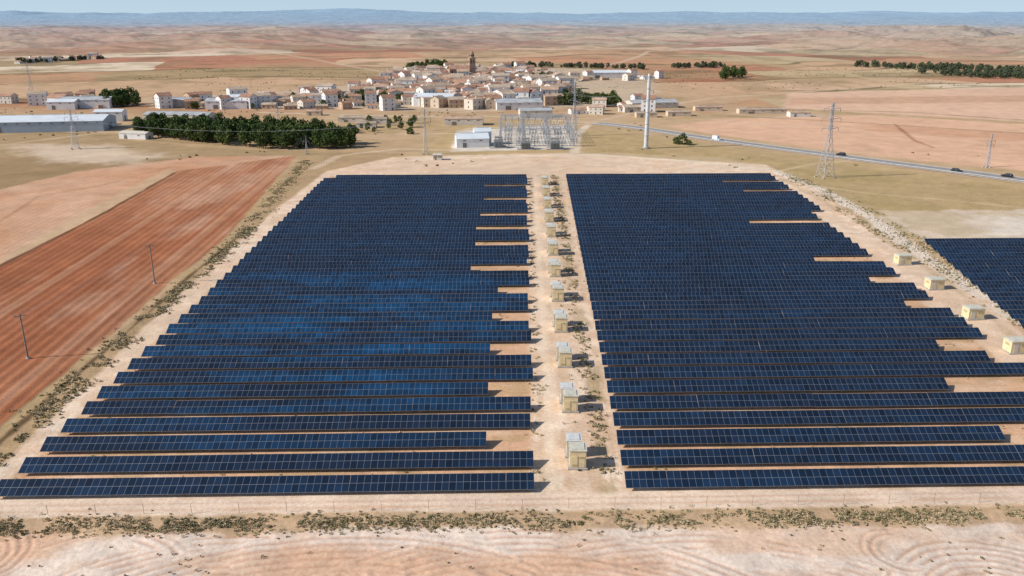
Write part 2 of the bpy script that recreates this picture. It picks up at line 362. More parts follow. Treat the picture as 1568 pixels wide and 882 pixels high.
# ---------------------------------------------------------------- SOLAR ROWS
TILT=math.radians(25);ct,st_=math.cos(TILT),math.sin(TILT);SL=2.9;SK=.025
def solar_row(x0,x1,yb):
    n=max(4,int(round((x1-x0)/1.02)));mb=MB()
    def P(x,v,o=0,j=0):return (x,yb+SK*x+v*ct-o*st_,.6+j+v*st_+o*ct)
    x=x0;k=0;first=random.choice([6,9,12,15,18,20])
    while k<n:
        c=min(first if k==0 else random.choice([18,20,22]),n-k);j=random.uniform(-.05,.05)
        xa=x;xb=x+c*1.02-.03
        mb.hexa([P(xa,0,-.06,j),P(xb,0,-.06,j),P(xb,SL,-.06,j),P(xa,SL,-.06,j),P(xa,0,0,j),P(xb,0,0,j),P(xb,SL,0,j),P(xa,SL,0,j)],M_alu)
        w=(xb-xa)/c
        for q in range(c):
            u0=xa+q*w+.026;u1=xa+(q+1)*w-.026
            for v0,v1 in((.03,SL/2-.032),(SL/2+.032,SL-.03)):
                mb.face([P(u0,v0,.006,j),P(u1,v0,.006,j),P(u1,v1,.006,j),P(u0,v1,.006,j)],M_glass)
        for q in np.arange(1.2,c*1.02,4.4):
            xx=x+q
            mb.bar((xx,yb+SK*xx+.6,-.2),(xx,yb+SK*xx+.6,.6+.6*st_/ct-.12),.1,M_steel)
            mb.bar((xx,yb+SK*xx+2.2,-.2),(xx,yb+SK*xx+2.2,.6+2.2*st_/ct-.12),.1,M_steel)
            mb.bar((xx,yb+SK*xx+.6,.5),(xx,yb+SK*xx+2.2,.6+2.2*st_/ct-.3),.07,M_steel)
        x+=c*1.02;k+=c
    return mb.obj('solar_panel_row')
PIT=6.45;Y0=106.8;NR=39
rows=[Y0+PIT*k for k in range(NR)]
def nearest(py,xr):
    return min(range(NR),key=lambda k:abs(PY(0,rows[k]+SK*xr+1.4,1.2)-py))
LS={nearest(p,0):x for p,x in((672,740),(595,747),(534,753),(478,757),(438,762),(404,722),(375,727),(348,731),(324,736),(303,741),(284,742))}
RS={nearest(p,90):x for p,x in((662,1530),(583,1447),(522,1437),(470,1385),(428,1335),(391,1247),(335,1148),(293,1140),(275,1105))}
for k,yb in enumerate(rows):
    xl=np.interp(yb,[106,200,345,351,360],[-73.2,-73.9,-77.5,-74,-68])+random.uniform(-.2,.2)
    xr=3.3+(yb-108)*.011
    if k in LS: xr=G(LS[k],PY(0,yb+1.4,1.2))[0]*(H-1.2)/H
    solar_row(xl,xr,yb)
    xl=16.4+(yb-108)*.026
    xr=right_edge(yb+2)
    xr=xl+round((xr-xl)/5.1)*5.1
    if k in RS: xr=G(RS[k],PY(0,yb+2+1.4,1.2))[0]*(H-1.2)/H
    solar_row(xl,xr,yb)
    if 152<yb<243:
        solar_row(108.6+(yb-160)*.175,190,yb-2)
# ---------------------------------------------------------------- inverter cabinets
def cabinet_mesh(w,d,h,wall,roof):
    mb=MB()
    mb.box((0,0,.08),(w+.5,d+.5,.3),M_conc)
    mb.box((0,0,.23+h/2),(w,d,h),wall)
    mb.box((0,0,.23+h+.07),(w+.24,d+.24,.14),roof)
    mb.box((0,0,.23+h+.19),(w*.8,d*.8,.1),roof)
    for s in(-1,1):mb.box((s*w*.22,-d/2-.02,1.3),(w*.38,.04,1.9),wall);mb.box((s*(w/2+.02),0,1.9),(.04,d*.5,.5),M_louvre)
    mb.box((w*.22,-d/2-.05,2.05),(w*.26,.03,.3),M_louvre)
    mb.box((-w*.22,-d/2-.05,.7),(w*.26,.03,.3),M_louvre)
    mb.box((0,-d/2-.045,1.3),(.05,.06,1.9),M_louvre)
    return mb.mesh('inverter_cabinet')
cabA=cabinet_mesh(2.55,2.7,2.9,M_cream,M_cabroof);cabB=cabinet_mesh(2.3,2.6,2.6,M_creamwall,M_cabgrey)
for (a,b) in((885,719),(874,632),(866,563),(860,509),(855,462),(851,424),(848,391),(845,363),(842,340),(839,319),(837,301),(835,284)):
    x,y=G(a,b);s=random.uniform(.96,1.04)
    put(cabA,'inverter_cabinet',(x,y+1.4,0),-.03,s);put(cabB,'inverter_cabinet',(x-.35,y+5.0,0),-.03,s)
cm2=MB();cm2.box((0,0,.05),(4.6,3.6,.3),M_conc);cm2.box((0,0,1.45),(4,3,2.5),M_cream);cm2.box((0,0,2.78),(4.3,3.3,.16),M_cabroof);cm2.box((0,0,2.9),(3.6,2.6,.1),M_cabroof)
cm2.box((-.9,-1.53,1.2),(1.1,.05,2.0),M_creamwall);cm2.box((.9,-1.53,1.9),(1.2,.05,.5),M_louvre);cm2.box((-2.03,0,1.9),(.05,1.4,.5),M_louvre);cm2.box((-.5,-1.57,1.2),(.05,.05,.2),M_dark)
cm2=cm2.mesh('transformer_kiosk')
for a,b in((1385,406),(1434,444),(1494,490),(1560,542)):
    x,y=G(a,b);put(cm2,'transformer_kiosk',(x,y+1.5,0),.08,.92)
# ---------------------------------------------------------------- foliage
def leafmat(name,c1,c2):return mat(name,c1,.85,0,spec=.1,col2=c2,island=True)
M_pine=leafmat('pine_foliage',(.034,.062,.020),(.12,.165,.05))
M_green=leafmat('broadleaf_foliage',(.05,.078,.022),(.14,.185,.055))
M_far=leafmat('far_foliage_hazed',(.065,.085,.05),(.13,.155,.09))  # paler leaf greens, distance haze put into the colour
M_dry=leafmat('dry_scrub_foliage',(.22,.18,.09),(.42,.34,.19))
M_olive=leafmat('olive_scrub_foliage',(.10,.10,.045),(.25,.23,.10))
M_straw=leafmat('straw_grass',(.44,.36,.21),(.62,.52,.33))
M_bark=mat('bark',(.12,.085,.06),.95,0,.4,3)
def leafverts(cen,rad,M,ls):
    n=len(cen);d=rng.normal(size=(n,M,3));d/=np.linalg.norm(d,axis=2,keepdims=True)
    r=rng.uniform(.45,1.0,size=(n,M,1))
    p=(cen[:,None,:]+d*r*rad[:,None,:]).reshape(-1,3)
    a=rng.normal(size=p.shape);a/=np.linalg.norm(a,axis=1,keepdims=True)
    b=np.cross(a,rng.normal(size=p.shape));b/=np.linalg.norm(b,axis=1,keepdims=True)
    s=(ls*rng.uniform(.6,1.4,size=(len(p),1)))
    return np.stack([p-a*s-b*s*.6,p+a*s-b*s*.6,p+a*s*.7+b*s*.6,p-a*s*.7+b*s*.6],1).reshape(-1,3)
def mesh_quads(name,v,mats,mi=None,extra=None):
    me=bpy.data.meshes.new(name);nq=len(v)//4
    V=v
    if extra: V=np.concatenate([v,np.array(extra.v)])
    me.vertices.add(len(V));me.vertices.foreach_set('co',V.astype(np.float32).ravel())
    q=np.arange(nq*4,dtype=np.int32)
    lens=[4]*nq;idx=list(q);mids=list(np.zeros(nq,int) if mi is None else mi)
    if extra:
        for f in extra.f:
            idx+=[len(v)+k for k in f];lens.append(len(f));mids.append(len(mats)-1)
    me.loops.add(len(idx));me.loops.foreach_set('vertex_index',np.array(idx,dtype=np.int32))
    me.polygons.add(len(lens));ls=np.concatenate([[0],np.cumsum(lens)[:-1]]).astype(np.int32)
    me.polygons.foreach_set('loop_start',ls);me.polygons.foreach_set('loop_total',np.array(lens,dtype=np.int32))
    for m_ in mats:me.materials.append(m_)
    me.polygons.foreach_set('material_index',np.array(mids,dtype=np.int32));me.update(calc_edges=True);return me
def tree_mesh(h,r,leafm,seed,pine=True):
    random.seed(seed);mb=MB();th=h*(.34 if pine else .28)
    lean=(random.uniform(-.3,.3),random.uniform(-.3,.3))
    top=(lean[0],lean[1],h*.85);mb.cyl((0,0,-.3),(lean[0]*.5,lean[1]*.5,th),.24,.17,M_bark,7);mb.cyl((lean[0]*.5,lean[1]*.5,th),top,.17,.04,M_bark,6)
    cen=[];rad=[]
    K=13
    for k in range(K):
        t=k/(K-1);zz=th*.8+(h-th*.8)*t*.92
        rr=r*(math.sin(math.pi*(.22+.72*t))**.8)*random.uniform(.45,.85)
        an=k*2.4+random.uniform(-.5,.5)
        c=(lean[0]*t+math.cos(an)*rr,lean[1]*t+math.sin(an)*rr,zz)
        mb.bar((lean[0]*t,lean[1]*t,zz-.8),c,.1,M_bark,.04)
        cen.append(c);q=r*random.uniform(.32,.52);rad.append((q,q,q*.7))
    cen.append((lean[0],lean[1],h*.72));rad.append((r*.6,r*.6,h*.2))
    v=leafverts(np.array(cen),np.array(rad),48,.33)
    return mesh_quads('tree',v,[leafm,M_bark],None,mb)
pines=[tree_mesh(6.4+i*.7,3.0+.3*(i%3),M_pine if i%3 else M_green,i,True) for i in range(6)]
broads=[tree_mesh(6+i*.6,3.0+.3*(i%2),M_green,20+i,False) for i in range(4)]
fars=[tree_mesh(6+i*.6,3.2+.3*(i%2),M_far,30+i,False) for i in range(4)]
random.seed(11)
def grove(name,pxpoly,n,meshes,smin=.8,smax=1.2):
    pts=[G(*p) for p in pxpoly];xs=[p[0] for p in pts];yy=[p[1] for p in pts];e=empty(name,(sum(xs)/len(xs),sum(yy)/len(yy),0));c=0;tr=0
    while c<n and tr<n*60:
        tr+=1;x=random.uniform(min(xs),max(xs));y=random.uniform(min(yy),max(yy));ins=False
        for i in range(len(pts)):
            (ax,ay),(bx,by)=pts[i],pts[(i+1)%len(pts)]
            if (ay>y)!=(by>y) and x<ax+(y-ay)/(by-ay)*(bx-ax):ins=not ins
        if not ins:continue
        put(random.choice(meshes),'tree',(x-e.location[0],y-e.location[1],0),random.uniform(0,6.28),random.uniform(smin,smax),e);c+=1
grove('pine_grove',[(205,200),(250,196),(420,206),(545,218),(538,229),(400,228),(300,218),(215,209)],300,pines,.7,1.25)
grove('pine_grove',[(150,158),(205,158),(210,163),(160,165)],26,pines,1.0,1.4)
grove('tree_clump',[(600,185),(640,185),(640,204),(615,204)],7,broads,.4,.8)
grove('tree_clump',[(540,190),(600,186),(610,204),(545,212)],10,broads,.35,.7)
grove('tree_clump',[(616,108),(690,106),(690,112),(620,113)],42,pines,1.0,1.5)
grove('tree_clump',[(845,152),(950,156),(950,164),(850,162)],36,broads,.8,1.3)
grove('tree_clump',[(545,148),(580,148),(620,156),(600,160),(550,158)],26,broads,.8,1.2)
grove('tree_clump',[(810,118),(850,118),(850,126),(812,126)],20,broads,.8,1.3)
grove('tree_clump',[(630,130),(840,125),(850,155),(640,158)],45,broads,.5,.9)
grove('tree_clump',[(240,156),(560,150),(560,166),(250,168)],60,broads,.4,.8)
grove('tree_clump',[(1104,118),(1142,117),(1146,122),(1106,123)],16,pines,1.0,1.5)
grove('distant_tree_belt',[(1310,101),(1440,104),(1568,110),(1640,112),(1640,115),(1568,113),(1400,107),(1310,103)],150,fars,.6,1.2)
grove('distant_tree_belt',[(1400,112),(1568,117),(1640,118),(1640,122),(1500,121)],100,fars,.6,1.2)
grove('distant_tree_belt',[(770,101),(985,105),(985,106.5),(770,102.5)],85,fars,.6,1.1)
grove('distant_tree_belt',[(1030,103),(1110,102),(1110,104),(1030,105)],45,fars,.6,1.1)
grove('distant_tree_belt',[(20,96),(160,90),(160,92),(20,98)],40,fars,.6,1.1)
for a,b,s in((1045,221,.9),(1036,220,.7),(1055,222,.6),(628,205,.8)):
    x,y=G(a,b);put(random.choice(broads),'broadleaf_tree',(x,y,-1.4),random.uniform(0,6),s)
def scrub_obj(name,P,r,M,ls,mats,probs,flat=.6):
    P=np.asarray(P,float);n=len(P);rad=np.stack([r,r,r*flat],1);cen=np.stack([P[:,0],P[:,1],r*flat*.45],1)
    v=leafverts(cen,rad,M,ls);v[:,2]=np.maximum(v[:,2],-.1)
    mi=np.repeat(rng.choice(len(mats),size=n,p=probs),M)
    put(mesh_quads(name,v,mats,mi),name)
def along(pxs,n,w,world=False):
    p=np.array(pxs if world else [G(*q) for q in pxs]);seg=np.linalg.norm(np.diff(p,axis=0),axis=1);cu=np.concatenate([[0],np.cumsum(seg)])
    t=rng.uniform(0,cu[-1],n);x=np.interp(t,cu,p[:,0]);y=np.interp(t,cu,p[:,1]);return np.stack([x+rng.normal(0,w,n),y+rng.normal(0,w,n)],1)
def clump(P,k=.5,sc=5,s=3):
    w=fbm(P[:,0]/sc,P[:,1]/sc,s,3);return P[w>k]
mats3=[M_dry,M_olive,M_straw]
P=np.stack([rng.uniform(-95,95,5200),rng.normal(99.7,1.1,5200)],1);P[:,1]+=.02*P[:,0];P=clump(P,.40,3,5)
scrub_obj('front_verge_scrub',P,rng.uniform(.1,.42,len(P))*rng.uniform(.6,1.2,len(P)),22,.07,mats3,[.4,.2,.4])
P=np.stack([rng.uniform(-90,90,220),rng.uniform(84,97,220)],1);P=clump(P,.53,5,8)
scrub_obj('foreground_tumbleweed',P,rng.uniform(.1,.35,len(P)),26,.07,mats3,[.6,.05,.35])
P=np.concatenate([along([(-180,822),(0,684),(190,516),(280,440),(370,362),(420,300),(470,246)],2600,1.6),along([(-120,812),(0,700),(150,568),(300,425),(420,318)],900,1.2)])
P=clump(P,.42,5,9)
scrub_obj('western_verge_scrub',P,rng.uniform(.15,.55,len(P)),18,.12,mats3,[.35,.17,.48])
yy=rng.uniform(112,362,1500);P=np.stack([9+(yy-108)*.0155+rng.choice([5.3,4.2,-5.2,1.0],1500,p=[.45,.3,.15,.1])+rng.normal(0,.6,1500),yy],1);P=clump(P,.44,4,10)
scrub_obj('aisle_weeds',P,rng.uniform(.15,.5,len(P)),18,.10,mats3,[.35,.3,.35])
yy=rng.integers(0,NR,4500)*PIT+Y0+rng.uniform(3.2,6.3,4500);xx=rng.uniform(-75,110,4500)
keep=(xx<5)|((xx>18)&(xx<np.array([right_edge(v) for v in yy])));P=np.stack([xx,yy+SK*xx],1)[keep];P=clump(P,.5,5,12)
scrub_obj('array_weeds',P,rng.uniform(.12,.34,len(P)),14,.09,mats3,[.4,.15,.45],.5)
P=np.concatenate([along([(1200,268),(1275,295),(1345,332),(1410,376),(1568,478)],800,2.2),along([(1260,300),(1335,350),(1420,400),(1568,500)],350,1.5)]);P=clump(P,.47,6,13)
scrub_obj('eastern_verge_scrub',P,rng.uniform(.15,.6,len(P)),16,.14,mats3,[.35,.25,.4])
P=np.stack([rng.uniform(-420,600,3800),rng.uniform(380,1150,3800)],1)
P=P[(fbm(P[:,0]/50,P[:,1]/50,15,4)>.52)&((P[:,0]<-60)|(P[:,0]>60)|(P[:,1]<420)|(P[:,1]>540))];P=P[~((P[:,0]<-130)&(P[:,1]<400))];P=P[~((P[:,0]>90)&(P[:,1]>430)&(P[:,1]<800))]
scrub_obj('steppe_scrub',P,rng.uniform(.3,1.2,len(P)),12,.35,mats3,[.35,.4,.25],.5)
P=along([(1190,262),(1262,292),(1335,333),(1395,375),(1480,432),(1568,486)],700,1.5)
mb=MB();M_rock=mat('pale_rubble',(.68,.62,.53),.95,0,.25,1.5)
for x,y in P:
    s=random.uniform(.12,.42);mb.bar((x-s*.6,y,s*.1),(x+s*.6,y+random.uniform(-.4,.4),s*random.uniform(.3,.7)),s,M_rock,s*.6)
mb.obj('rubble_bank')
# ---------------------------------------------------------------- fences
def fence(name,pxs,step=4,h=2.0):
    p=[Vector((*q,0)) for q in [G(*q) for q in pxs]];mb=MB()
    for a,b in zip(p[:-1],p[1:]):
        L_=(b-a).length;n=max(1,int(L_/step))
        for i in range(n):
            c=a.lerp(b,i/n);mb.bar((c.x,c.y,-.2),(c.x,c.y,h),.045,M_fence)
        for z in(.3,.9,1.5):mb.bar((a.x,a.y,z),(b.x,b.y,z),.006,M_fence)
    mb.obj(name)
fence('wire_fence',[(-300,812),(0,790),(800,779),(1568,768),(1900,764)],6,1.6)
fence('wire_fence',[(-180,838),(0,696),(190,522),(300,424),(420,312),(500,250),(605,236)],5,1.8)
fence('wire_fence',[(1180,256),(1262,300),(1335,348),(1420,404),(1568,512)],5,1.8)
# ---------------------------------------------------------------- poles / pylons
def wood_pole(px,py,h=10.5,rot=0):
    x,y=G(px,py);mb=MB();mb.cyl((0,0,-.2),(0,0,h),.18,.12,M_wood,8)
    mb.bar((-1.1,0,h-.5),(1.1,0,h-.5),.14,M_wood);mb.bar((-.7,0,h-.5),(0,0,h-1.3),.07,M_steel);mb.bar((.7,0,h-.5),(0,0,h-1.3),.07,M_steel)
    for q in(-1,0,1):mb.cyl((q,0,h-.45),(q,0,h-.05),.07,.05,M_ins,6)
    mb.cyl((0,0,-.05),(0,0,.35),.5,.3,M_conc,8)
    return mb.obj('utility_pole',(x,y,0),rot)
wood_pole(237,434,10.5,.5);wood_pole(43,549,9.5,.5)
def lattice(px,py,h,w,arms=3,arm=5,rot=0,name='lattice_pylon',t=.16):
    x,y=G(px,py);mb=MB();n=9
    zs=[h*(1-(1-i/n)**1.15) for i in range(n+1)]
    def hw(z):
        f=z/h;return (w/2)*(1-f/.62*.78) if f<.62 else (w/2)*.22*(1-(f-.62)*1.2)
    for i in range(n):
        a,b=hw(zs[i]),hw(zs[i+1]);A=[(-a,-a),(a,-a),(a,a),(-a,a)];B=[(-b,-b),(b,-b),(b,b),(-b,b)]
        for k in range(4):
            j=(k+1)%4
            mb.bar((*A[k],zs[i]),(*B[k],zs[i+1]),t*1.1,M_lattice)
            mb.bar((*A[k],zs[i]),(*B[j],zs[i+1]),t*.6,M_lattice);mb.bar((*A[j],zs[i]),(*B[k],zs[i+1]),t*.6,M_lattice)
            mb.bar((*B[k],zs[i+1]),(*B[j],zs[i+1]),t*.6,M_lattice)
    for q in range(arms):
        z=h*(.66+.13*q);L_=arm*(1 if q!=1 else 1.2)
        for s in(-1,1):
            for e in(-1,1):
                mb.bar((s*hw(z),e*hw(z),z),(s*L_,0,z+.3),t*.8,M_lattice)
            mb.bar((s*hw(z),0,z+1.4),(s*L_,0,z+.3),t*.7,M_lattice)
            mb.cyl((s*L_,0,z+.2),(s*L_,0,z-1.2),.1,.1,M_ins,6)
    for k in((-1,-1),(1,-1),(1,1),(-1,1)):mb.box((k[0]*w/2,k[1]*w/2,.1),(.8,.8,.5),M_conc)
    mb.obj(name,(x,y,0),rot)
lattice(1263,272,31,5.5,3,4.0,.3,t=.14)
lattice(116,228,20,3.6,3,2.6,.6,t=.12)
lattice(48,142,26,4.5,3,3.5,.5,t=.18)
lattice(879,208,30,4,3,3.5,.2,t=.15)
lattice(1511,256,15,2,2,1.8,.2,t=.11)
lattice(427,192,18,2.4,2,2.2,.2,t=.12)
lattice(652,236,22,2.6,3,2.4,.2,t=.11)
lattice(470,236,9,1.2,1,1.5,.2,t=.1)
x,y=G(989,227);mb=MB();mb.cyl((0,0,0),(0,0,.6),2,2,M_conc,12)
for i in range(6):mb.cyl((0,0,.5+i*5.9),(0,0,.5+(i+1)*5.9),1.15-.06*i,1.09-.06*i,M_mast,14);mb.cyl((0,0,.4+(i+1)*5.9),(0,0,.7+(i+1)*5.9),1.2-.06*i,1.2-.06*i,M_steel,14)
for s in(-1,1):
    mb.hexa([(s*.3,-.2,34.4),(s*3,-.1,35.7),(s*3,.1,35.7),(s*.3,.2,34.4),(s*.3,-.2,36.3),(s*3,-.1,36.0),(s*3,.1,36.0),(s*.3,.2,36.3)],M_mast)
    mb.cyl((s*2.9,0,35.7),(s*2.9,0,34),.12,.12,M_ins,6)
    for z in(29,24.5):
        mb.bar((0,0,z),(s*2.7,0,z+.5),.3,M_mast,.15);mb.cyl((s*2.6,0,z+.3),(s*2.6,0,z-1.2),.12,.12,M_ins,6)
mb.cyl((0,0,35.9),(0,0,37.5),.8,.5,M_mast,8)
mb.obj('transmission_monopole',(x,y,0),.15)
mb=MB()
def wire(a,b,sag,r=.045):
    a=Vector(a);b=Vector(b);n=14;pr_=None
    for i in range(n+1):
        t=i/n;p=a.lerp(b,t);p.z-=sag*4*t*(1-t)
        if pr_ is not None:mb.bar(pr_,p,r,M_steel)
        pr_=p
p1=G(1263,272);p2=G(879,208);p0=G(989,227);pa=G(237,434);pb=G(43,549);p4=G(652,236);p5=G(116,228);p6=G(470,236)
for s in(-2.6,2.6):
    for z in(24.5,29,35):
        wire((p0[0]+s,p0[1],z),(p1[0]+s*1.3,p1[1],min(z,28)-2),5)
        wire((p0[0]+s,p0[1],z),(p2[0]+s,p2[1],z-6),2)
for s in(-1,0,1):
    wire((pa[0]+s*.88,pa[1]+s*.48,10.5),(pb[0]+s*.88,pb[1]+s*.48,9.5),1.2,.02)
    wire((pa[0]+s*.88,pa[1]+s*.48,10.5),(p6[0]+s,p6[1],9),3,.02)
    wire((p4[0]+s*2,p4[1],17),(p5[0]+s*2,p5[1],15),6,.04)
mb.obj('overhead_power_line')
# ---------------------------------------------------------------- substation
sx,sy=G(790,226);E=empty('electrical_substation',(sx,sy,0))
def gantry(x,y,w,h,depthdir=0):
    mb=MB();t=.15
    for cx in(-w/2,w/2):
        for i in range(6):
            z0,z1=h*i/6,h*(i+1)/6;a=.5*(1-.5*i/6);b=.5*(1-.5*(i+1)/6)
            for k,(ux,uy) in enumerate(((-1,-1),(1,-1),(1,1),(-1,1))):
                vx,vy=((1,-1),(1,1),(-1,1),(-1,-1))[k]
                mb.bar((cx+ux*a,uy*a,z0),(cx+ux*b,uy*b,z1),t,M_lattice);mb.bar((cx+ux*a,uy*a,z0),(cx+vx*b,vy*b,z1),t*.6,M_lattice)
    n=8
    for i in range(n):
        x0=-w/2+w*i/n;x1=-w/2+w*(i+1)/n
        for yy_ in(-.4,.4):
            mb.bar((x0,yy_,h),(x1,yy_,h),t,M_lattice);mb.bar((x0,yy_,h+.9),(x1,yy_,h+.9),t,M_lattice);mb.bar((x0,yy_,h),(x1,yy_,h+.9),t*.6,M_lattice)
    for q in(-.3,0,.3):mb.cyl((q*w,0,h),(q*w,0,h-1.6),.14,.14,M_ins,6)
    for cx in(-w/2,w/2):mb.bar((cx,0,h),(cx,0,h+4.5),.14,M_lattice,.06)
    mb.obj('gantry',(x,y,0),depthdir,E)
for gy in(4,18,34,52,70):
    for gx in(-2,11,24):
        gantry(gx,gy,12.5,8.5 if gy!=34 else 12)
for gx in(-8,4.5,17,30):
    mb=MB()
    for q in(-2,0,2):
        mb.bar((q*.9,4,7.2),(q*.9,70,7.2),.09,M_steel)
    mb.obj('busbars',(gx,0,0),0,E)
def device():
    mb=MB();mb.box((0,0,.2),(1,1,.5),M_conc)
    for q in(-1.6,0,1.6):
        mb.bar((q,0,.2),(q,0,2.4),.2,M_steel);mb.cyl((q,0,2.4),(q,0,4.0),.2,.14,M_trafo,7);mb.cyl((q,0,4.0),(q,0,4.7),.22,.22,M_white,7)
    mb.bar((-2,0,2.3),(2,0,2.3),.25,M_steel);return mb.mesh('circuit_breaker')
dm=device()
for gy in range(0,80,7):
    for gx in(-4,3,10,17,24,31):
        if random.random()<.75:put(dm,'circuit_breaker',(gx+random.uniform(-.4,.4),gy,0),0,1,E)
mb=MB()
mb.box((0,0,.15),(9,6,.5),M_conc);mb.box((0,0,2.4),(5,3.2,3.6),M_trafo)
for s in(-1,1):
    for q in range(7):mb.box((-2.2+q*.72,s*2.2,2.2),(.18,1.0,2.8),M_trafo)
mb.cyl((-2,0,5.4),(2,0,5.4),.55,.55,M_trafo,10)
for q in(-1.5,0,1.5):mb.cyl((q,-1,4.2),(q,-1.4,6.4),.22,.12,M_ins,7)
tm=mb.mesh('power_transformer')
for gx,gy in((-9,-1),(5,-6),(20,-6)):put(tm,'power_transformer',(gx,gy+1,0),0,1,E)
# buildings
TERR=[mat('terracotta_tiles_%d'%i,c,.9,0,.3,.25) for i,c in enumerate(((.50,.29,.19),(.58,.40,.28),(.42,.23,.15),(.54,.42,.31)))]
WALL=[mat('house_render_%d'%i,c,.9,0,.15,.15) for i,c in enumerate(((.80,.77,.72),(.72,.64,.54),(.82,.81,.79),(.56,.40,.28),(.66,.53,.40),(.76,.71,.62)))]
def house_mesh(w,d,h,rh,wm,rm,flat=False,storeys=2,seed=0,indus=False,ov=.35):
    mb=MB();a,b=w/2,d/2
    mb.face([(-a,-b,-.3),(a,-b,-.3),(a,-b,h),(-a,-b,h)],wm);mb.face([(a,b,-.3),(-a,b,-.3),(-a,b,h),(a,b,h)],wm)
    if flat:
        mb.face([(a,-b,-.3),(a,b,-.3),(a,b,h),(a,-b,h)],wm);mb.face([(-a,b,-.3),(-a,-b,-.3),(-a,-b,h),(-a,b,h)],wm)
        mb.box((0,0,h+.1),(w+.2,d+.2,.25),rm)
    else:
        mb.face([(a,-b,-.3),(a,b,-.3),(a,b,h),(a,0,h+rh-.06),(a,-b,h)],wm);mb.face([(-a,b,-.3),(-a,-b,-.3),(-a,-b,h),(-a,0,h+rh-.06),(-a,b,h)],wm)
        sl=rh/b
        for s in(-1,1):
            y0=s*(b+ov);z0=h-sl*ov
            P=[(-a-ov,y0,z0),(a+ov,y0,z0),(a+ov,0,h+rh),(-a-ov,0,h+rh)]
            Q=[(p[0],p[1],p[2]+.18) for p in P]
            mb.hexa(P+Q,rm)
    if not indus:
        mb.box((a*.4,b*.3,h+rh*.7+.4),(.7,.7,1.6),wm)
        for st in range(storeys):
            z=1.5+st*2.9
            if z+.7>h:break
            n=max(2,int(w/3.6))
            for q in range(n):
                xx=-a+w*(q+.5)/n
                for s in(-1,1):
                    if st==0 and q==n//2 and s==-1:mb.box((xx,s*(b+.02),1.05),(1.1,.06,2.1),M_door)
                    else:mb.box((xx,s*(b+.02),z),(.85,.06,1.1),M_door if (q+st)%2 else M_dark)
            n=max(1,int(d/4.5))
            for q in range(n):
                yy_=-b+d*(q+.5)/n
                for s in(-1,1):mb.box((s*(a+.02),yy_,z),(.06,.8,1.1),M_dark)
    else:
        mb.box((-a*.5,-b-.04,h*.28),(w*.12,.1,h*.56),M_door)
        n=max(2,int(w/6))
        for q in range(n):mb.box((-a+w*(q+.5)/n,-b-.04,h-.9),(1.6,.07,.5),M_door)
        mb.box((a+.04,0,h*.28),(.1,d*.25,h*.56),M_door);mb.box((0,0,h+rh+.2),(w*.7,.8,.4),rm)
    return mb.mesh('house')
hv=[]
for i in range(18):
    random.seed(100+i)
    s2=random.choice([1,2,2,2,3])
    hv.append(house_mesh(random.uniform(7,15),random.uniform(7,10),s2*2.9+.4,random.uniform(1.2,2.1),random.choice(WALL),random.choice(TERR),False,s2,i))
for i in range(4):
    hv.append(house_mesh(random.uniform(8,12),random.uniform(7,9),6.2,.2,WALL[i],WALL[(i+2)%6],True,2,i))
low=hv[:6]+[house_mesh(11,7,3.2,1.3,WALL[j],TERR[j%4],False,1,j) for j in range(5)]
random.seed(5)
village=[G(*p) for p in ((565,138),(595,118),(640,111),(725,110),(795,110),(855,119),(872,140),(860,160),(790,165),(735,168),(690,165),(640,163),(590,154))]
def inside(x,y,pts):
    ins=False
    for i in range(len(pts)):
        (ax,ay),(bx,by)=pts[i],pts[(i+1)%len(pts)]
        if (ay>y)!=(by>y) and x<ax+(y-ay)/(by-ay)*(bx-ax):ins=not ins
    return ins
chx,chy=G(723,121)
cr,sr=math.cos(.3),math.sin(.3)
for i in range(-28,42):
    for j in range(-6,66):
        uu=i*12.4+(j%2)*3;vv=j*11.0+(4 if j%4==0 else 0)
        x=-60+uu*cr-vv*sr*.4+random.uniform(-3,3);y=600+uu*sr*.5+vv+random.uniform(-3,3)
        if not inside(x,y,village) or random.random()<.08:continue
        if abs(x-chx)<11 and -14<y-chy<22:continue
        put(random.choice(hv),'village_house',(x,y,0),.3+random.choice([0,0,.5,-.4,math.pi/2])+random.uniform(-.2,.2),random.uniform(.8,1.2))
def strew(n,pxpoly,name='village_house',mv=None,dmin=13):
    xs=[p[0] for p in pxpoly];yy_=[p[1] for p in pxpoly];c=0;pl_=[]
    for _ in range(n*40):
        if c>=n:break
        a=random.uniform(min(xs),max(xs));b_=random.uniform(min(yy_),max(yy_))
        if not inside(a,b_,pxpoly):continue
        x,y=G(a,b_)
        if any(math.hypot(x-q[0],y-q[1])<dmin for q in pl_):continue
        pl_.append((x,y));c+=1;put(random.choice(mv or hv),name,(x,y,0),random.uniform(-.4,.9),random.uniform(.65,1.05))
strew(62,[(240,156),(400,154),(560,150),(620,156),(600,169),(420,167),(250,166)],mv=low)
strew(34,[(400,152),(600,136),(600,151),(420,160)],mv=low)
strew(16,[(860,118),(1010,116),(1010,122),(860,125)],mv=low)
strew(16,[(590,108),(640,106),(820,108),(820,111),(600,113)])
strew(12,[(0,158),(150,150),(200,165),(130,166)],mv=low)
strew(26,[(22,93),(150,88),(150,93),(24,98)],mv=low)
strew(12,[(900,160),(1000,158),(1010,172),(880,176)],mv=low)
def shed(px,py,w,d,h,rh,wm,rm,rot=0,name='warehouse'):
    x,y=G(px,py);put(house_mesh(w,d,h,rh,wm,rm,False,1,0,True,.2),name,(x,y+d/2,0),rot)
shed(40,203,82,28,6.0,2.4,M_bluewall,M_metalroof,.16)
shed(128,166,36,16,6,1.8,M_white,M_greyroof,.1);shed(92,168,20,14,5.5,1.4,M_white,M_metalroof,.1)
shed(165,186,18,10,6,1.2,M_white,M_metalroof,.1);shed(150,192,10,9,4,.8,M_white,M_greyroof,.1)
